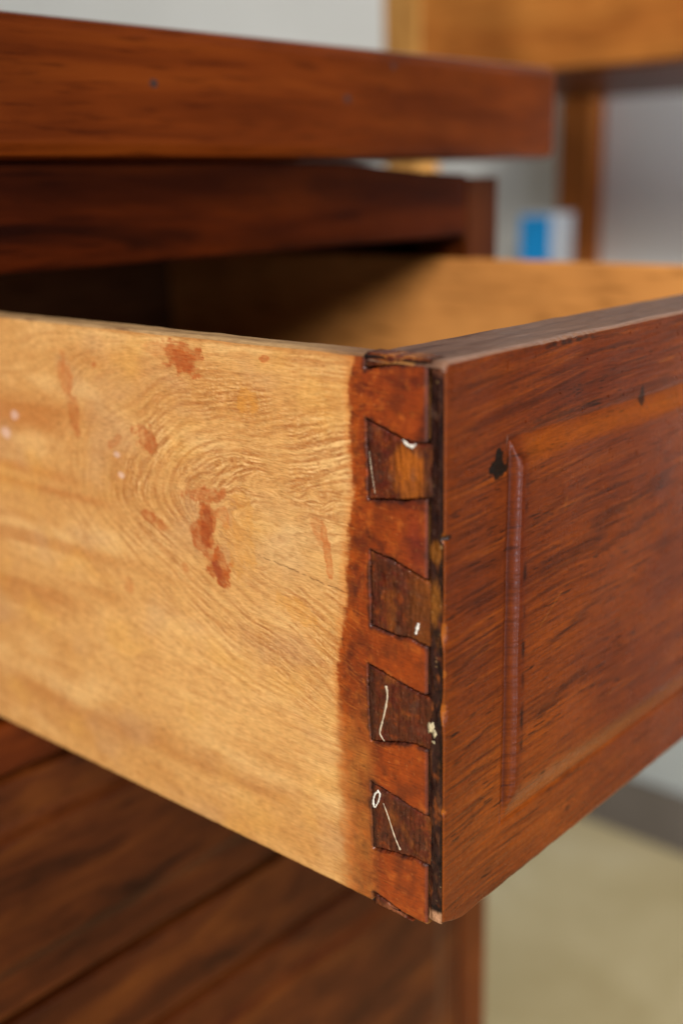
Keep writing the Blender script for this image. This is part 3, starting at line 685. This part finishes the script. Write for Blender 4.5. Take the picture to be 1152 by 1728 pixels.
for k, P in enumerate(PINS):
    A = np.array(P); y0, y1 = A[:, 0].min(), A[:, 0].max()
    # scan the outline: top and bottom z for each y
    yg = np.linspace(y0, y1, 90 if k not in (0, 5) else 60); zt = []; zb_ = []
    for yv in yg:
        hits = []
        n = len(P)
        for i in range(n):
            (ay, az), (by, bz) = P[i], P[(i+1) % n]
            if abs(by-ay) < 1e-9:
                if abs(yv-ay) < 1e-6: hits += [az, bz]
            elif min(ay, by)-1e-9 <= yv <= max(ay, by)+1e-9: hits.append(az+(bz-az)*(yv-ay)/(by-ay))
        zt.append(max(hits)); zb_.append(min(hits))
    zt = np.array(zt)+0.00012*gnoise(yg*1100, yg*0+k, 551); zb_ = np.array(zb_)+0.00012*gnoise(yg*1100, yg*0+k, 552)
    nv = 90 if k not in (0, 5) else 14
    vv = np.concatenate([[0, 0], np.linspace(0, 1, nv), [1, 1]])
    dpt = np.concatenate([[0.0050, 0.0004], np.zeros(nv), [0.0004, 0.0050]])
    YG, VV = np.meshgrid(yg, vv, indexing='ij'); DP = np.broadcast_to(dpt, YG.shape)
    ZT = zt[:, None]; ZB = zb_[:, None]
    ZG = ZB+(ZT-ZB)*VV
    dome = np.minimum(np.minimum((ZG-ZB), (ZT-ZG)), np.minimum(YG*0+1, (y1-YG)))
    XG = 0.00012+DP+0.0003*ss(0.0005, 0.0, dome)+0.00022*fbm(YG*180, ZG*180, 3, 560+k)+0.00010*fbm(YG*1100, ZG*220, 2, 570+k)
    if k == 1: XG = XG+0.0006*ss(0.012, 0.006, YG)*0.3
    XG[-1, :] = 0.0050
    XG = np.maximum(XG, 0.00005)
    cc = pin_color(k)(YG, ZG)
    o = mesh_obj('dovetail_pin', np.stack([XG, YG, ZG], -1), grid_faces(len(yg), len(vv)), M_end, front, cc, np.full(YG.shape, 0.75))
    if k == 1: o['label'] = 'pin with a honey coloured patch'
    if k == 0: o['label'] = 'splintered sliver of a pin at the top edge'

# --- dried glue, paint and crumbs caught in the joint
def sx(y, z): return (-0.00012, y, z)
def thread(name, pts, rad, mat, label, flat=0.45):
    P = [Vector(sx(*q)) for q in pts]; out = []
    for i in range(len(P)-1):
        for t in np.linspace(0, 1, 6, endpoint=False):
            p0 = P[max(i-1, 0)]; p1 = P[i]; p2 = P[i+1]; p3 = P[min(i+2, len(P)-1)]
            out.append(0.5*((2*p1)+(-p0+p2)*t+(2*p0-5*p1+4*p2-p3)*t*t+(-p0+3*p1-3*p2+p3)*t**3))
    out.append(P[-1]); n = len(out)
    rr_ = [0.85*np.interp(i/(n-1), np.linspace(0, 1, len(rad)), rad)*(1+0.22*math.sin(i*2.3)+0.2*math.sin(i*0.9+len(pts))) for i in range(n)]
    o = tube_obj(name, out, rr_, mat, drawer, 8, flat); o['label'] = label; return o
thread('glue_thread', [(0.0164, 0.0613), (0.0160, 0.0585), (0.0172, 0.0530), (0.0184, 0.0487), (0.0178, 0.0473), (0.0170, 0.0466)], [0.00042, 0.00030, 0.00032, 0.00028, 0.00016], M_glue, 'pale glue thread bent at its lower end')
thread('glue_thread', [(0.0176, 0.0296), (0.0160, 0.0262), (0.0142, 0.0218), (0.0124, 0.0186)], [0.00012, 0.00024, 0.00022, 0.00034], M_glue, 'straight slanting glue thread')
thread('glue_thread', [(0.0190, 0.0322), (0.0202, 0.0312), (0.0208, 0.0290), (0.0205, 0.0274), (0.0196, 0.0286), (0.0190, 0.0300), (0.0187, 0.0318), (0.0194, 0.0324)], [0.00036, 0.00028, 0.00038, 0.00022, 0.00024, 0.00030, 0.00036], M_paint, 'white glue loop in the corner of the lowest pin')
thread('glue_thread', [(0.0205, 0.1178), (0.0200, 0.1140), (0.0190, 0.1082)], [0.00008, 0.00011, 0.00009], M_glue, 'hair thin thread across the upper pin')
thread('paint_dab', [(0.0108, 0.1218), (0.0096, 0.1208), (0.0082, 0.1206), (0.0072, 0.1213)], [0.00016, 0.00050, 0.00046, 0.00010], M_paint, 'white dab under the top tail', 0.6)
thread('paint_dab', [(0.0066, 0.0795), (0.0070, 0.0782), (0.0074, 0.0768)], [0.00040, 0.00048, 0.00034], M_paint, 'small white fleck on the second pin', 0.6)
rnd = random.Random(3)
def crumb(name, c, rad, mat, label, squash=0.5):
    bm = bmesh.new(); bmesh.ops.create_icosphere(bm, subdivisions=3, radius=1)
    ph = [rnd.uniform(0, 6.28) for _ in range(6)]
    for v in bm.verts:
        q = v.co; k = 1+0.28*math.sin(3.1*q.x+ph[0])*math.sin(4.3*q.y+ph[1])+0.22*math.sin(7*q.z+ph[2])*math.sin(6*q.y+ph[3])
        v.co = Vector((q.x*squash*rad*k, q.y*rad*k, q.z*rad*1.3*k))+Vector(c)
    for f in bm.faces: f.smooth = True
    me = bpy.data.meshes.new(name); bm.to_mesh(me); bm.free(); me.materials.append(mat)
    o = bpy.data.objects.new(name, me); col.objects.link(o); o.parent = drawer; o['label'] = label
for (y, z, rad) in [(0.0030, 0.0545, 0.0010), (0.0021, 0.0532, 0.0007), (0.0036, 0.0536, 0.0005), (0.0024, 0.0510, 0.0004)]:
    crumb('glue_crumb', (0.0001, y, z), rad, M_crumb, 'pale crumb stuck in the groove beside the front')

# ------------------------------------------------------------------ the cabinet
CX0, CX1, CZT = -0.13, 0.3025, 0.1770
cab = empty('cabinet', (0.14, 0.4, FZ), 'red brown wooden cabinet that the open drawer slides out of', 'cabinet')
M_cabup = plain_wood('right_stile_wood', (0.03, 0.007, 0.002), (0.075, 0.016, 0.003), (0.12, 0.030, 0.005), 'z', 0.38, 0.2, 60, 5)
def cpart(name, lo, hi, mat, label=None, bev=0.0012):
    o = box_obj(name, lo, hi, mat, None, bev); o.parent = cab; o.matrix_parent_inverse = Matrix.Translation((-0.14, -0.4, -FZ))
    if label: o['label'] = label
    return o
CB = CY+0.44
cpart('top_board', (CX0-0.035, CY-0.025, 0.1850), (0.3155, CB+0.02, 0.2265), M_cab, 'thick overhanging top board', 0.0045)
def dent(x, z, rad):
    bm = bmesh.new(); bmesh.ops.create_uvsphere(bm, u_segments=14, v_segments=8, radius=1)
    for v in bm.verts: v.co = Vector((x+v.co.x*rad*1.2, CY-0.0250+v.co.y*rad*0.12, z+v.co.z*rad))
    me = bpy.data.meshes.new('filled_nail_hole'); bm.to_mesh(me); bm.free(); me.materials.append(M_hole)
    o = bpy.data.objects.new('filled_nail_hole', me); col.objects.link(o); o.parent = cab; o.matrix_parent_inverse = Matrix.Translation((-0.14, -0.4, -FZ))
M_hole = flat_mat('dark_filler', (0.03, 0.010, 0.006), 1.0, 0.3, 500)
for hx, hz, hr in [(0.0655, 0.2085, 0.0014), (0.1615, 0.2070, 0.0015), (0.190, 0.2205, 0.0012)]: dent(hx, hz, hr)
cpart('riser', (CX0+0.01, CY+0.0285, 0.1772), (0.190, CB-0.02, 0.1848), M_shadedrail, 'dark strip under the top board', 0.0006)
cpart('stile', (-0.0270, CY, -0.0033), (-0.0015, CY+0.028, 0.1498), M_cabv, 'short upright between the two upper openings')
cpart('fixed_panel', (CX0+0.0255, CY+0.004, -0.0033), (-0.0272, CY+0.020, 0.1498), M_cab)
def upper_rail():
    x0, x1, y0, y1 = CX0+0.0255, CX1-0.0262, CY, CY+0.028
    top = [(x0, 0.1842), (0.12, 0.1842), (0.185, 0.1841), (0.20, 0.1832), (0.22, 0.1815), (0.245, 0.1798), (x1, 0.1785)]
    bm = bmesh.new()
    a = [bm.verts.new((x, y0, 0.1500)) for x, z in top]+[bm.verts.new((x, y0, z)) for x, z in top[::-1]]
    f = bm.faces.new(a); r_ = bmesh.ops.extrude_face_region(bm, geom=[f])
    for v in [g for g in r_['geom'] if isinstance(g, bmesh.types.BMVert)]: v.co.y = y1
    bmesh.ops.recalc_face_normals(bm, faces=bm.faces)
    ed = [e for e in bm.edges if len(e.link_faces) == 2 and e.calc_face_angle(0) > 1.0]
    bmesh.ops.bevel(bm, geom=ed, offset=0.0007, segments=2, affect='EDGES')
    me = bpy.data.meshes.new('rail'); bm.to_mesh(me); bm.free(); me.materials.append(M_shadedrail)
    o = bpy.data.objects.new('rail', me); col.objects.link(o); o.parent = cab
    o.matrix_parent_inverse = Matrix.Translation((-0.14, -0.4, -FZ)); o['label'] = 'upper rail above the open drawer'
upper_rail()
cpart('stile', (CX1-0.0258, CY-0.0003, FZ+0.06), (CX1, CY+0.030, CZT), M_cabup)
cpart('stile', (CX0, CY-0.0003, FZ+0.06), (CX0+0.0250, CY+0.030, CZT), M_cabv)
cpart('side_board', (CX1-0.014, CY+0.0303, FZ+0.06), (CX1-0.001, CB, CZT), M_cabv)
cpart('side_board', (CX0+0.001, CY+0.0303, FZ+0.06), (CX0+0.014, CB, CZT), M_cabv)
cpart('carcass_top', (CX0+0.0143, CY+0.0303, 0.1650), (CX1-0.0143, CB-0.012, CZT-0.0005), M_cabv)
cpart('back_board', (CX0+0.0143, CB-0.0118, FZ+0.06), (CX1-0.0143, CB, CZT-0.0007), M_cabv)
cpart('rail', (CX0+0.0255, CY, -0.0225), (CX1-0.0262, CY+0.028, -0.0035), M_cab)
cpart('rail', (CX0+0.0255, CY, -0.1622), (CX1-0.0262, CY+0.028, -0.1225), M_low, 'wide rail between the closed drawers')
cpart('rail', (CX0+0.0255, CY, -0.3400), (CX1-0.0262, CY+0.028, -0.3100), M_cab)
cpart('plinth', (CX0+0.002, CY+0.004, FZ+0.0005), (CX1-0.002, CB-0.004, FZ+0.0595), M_cabv)

def closed_drawer(z0, z1, label, bead):
    cx = (CX0+CX1)/2
    d = empty('drawer', (cx, CY, z0), label, 'drawer', 'closed drawers in the cabinet')
    x0, x1 = CX0+0.0272, CX1-0.0280
    xg = np.linspace(x0, x1, 150); zg = np.linspace(z0, z1, 90)
    XX, ZZ = np.meshgrid(xg, zg, indexing='ij')
    dl = np.minimum(np.minimum(XX-x0, x1-XX), np.minimum(ZZ-z0, z1-ZZ))
    q = np.clip((dl-bead)/0.007, 0, 1)
    YY = CY-0.0008-0.0026*(0.1*q+0.9*(1-np.cos(q*np.pi/2)))+0.0012*ss(0.0015, 0.0, dl)
    V = np.stack([XX-cx, YY-CY, ZZ-z0], -1).reshape(-1, 3)
    nx, nzz = len(xg), len(zg)
    F = grid_faces(nx, nzz).tolist()
    # border walls going back so that the panel has thickness
    border = [i*nzz for i in range(nx)]+[(nx-1)*nzz+j for j in range(1, nzz)]+[i*nzz+nzz-1 for i in range(nx-2, -1, -1)]+[j for j in range(nzz-2, 0, -1)]
    nb = len(border); back = V[border].copy(); back[:, 1] = 0.018
    off = len(V); V = np.concatenate([V, back])
    for i in range(nb): F.append([border[(i+1) % nb], border[i], off+i, off+(i+1) % nb])
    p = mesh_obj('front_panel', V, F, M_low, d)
    b = box_obj('drawer_box', (x0+0.004-cx, 0.0185, 0.003), (x1-0.004-cx, 0.40, z1-z0-0.012), M_inner, d, 0.0008)
    return d
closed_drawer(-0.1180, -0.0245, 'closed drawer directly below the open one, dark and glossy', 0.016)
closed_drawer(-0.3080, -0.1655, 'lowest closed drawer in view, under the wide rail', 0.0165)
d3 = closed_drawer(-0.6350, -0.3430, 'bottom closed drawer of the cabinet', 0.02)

# ------------------------------------------------------------------ the shelf rack on the wall
rack = empty('shelf_rack', (0.92, 0.3, 0.02), 'orange brown wooden shelf rack fixed to the white wall behind the cabinet', 'shelf rack')
def rpart(name, lo, hi, mat, label=None, bev=0.0015):
    o = box_obj(name, lo, hi, mat, None, bev); o.parent = rack; o.matrix_parent_inverse = Matrix.Translation((-0.92, -0.3, -0.02))
    if label: o['label'] = label
    return o
rpart('front_rail', (0.742, -0.118, 0.2680), (0.764, 0.5745, 0.352), M_rack)
rpart('post', (0.740, 0.5750, 0.02), (0.772, 0.6180, 0.42), M_rackz)
rpart('post', (0.740, -0.1600, 0.02), (0.772, -0.1185, 0.42), M_rackz)
rpart('post', (1.096, 0.5900, 0.02), (1.1295, 0.6350, 0.2655), M_rackr)
rpart('post', (1.096, -0.1600, 0.02), (1.1295, -0.1185, 0.2655), M_rackr)
rpart('upper_shelf', (0.7645, -0.118, 0.2660), (1.1295, 0.6340, 0.2900), M_cabv)  # darker wood stands in for the shade on the shelf's underside
rpart('lower_shelf', (0.7725, -0.118, 0.0420), (1.0955, 0.6340, 0.0600), M_rack)

bx = empty('carton', (1.0, 0.58, 0.06), 'small blue and white carton standing on the rack behind the drawer', 'carton')
def bpart(name, lo, hi, mat, bev):
    o = box_obj(name, lo, hi, mat, None, bev); o.parent = bx; o.matrix_parent_inverse = Matrix.Translation((-1.0, -0.58, -0.06)); return o
bpart('body', (0.985, 0.574, 0.0600), (1.035, 0.6150, 0.1335), M_white, 0.001)
bpart('blue_panel', (0.9838, 0.5742, 0.0605), (0.9849, 0.6148, 0.1330), M_blue, 0.0002)
bpart('lid', (0.9842, 0.5735, 0.1336), (1.0358, 0.6155, 0.1360), M_white, 0.0008)
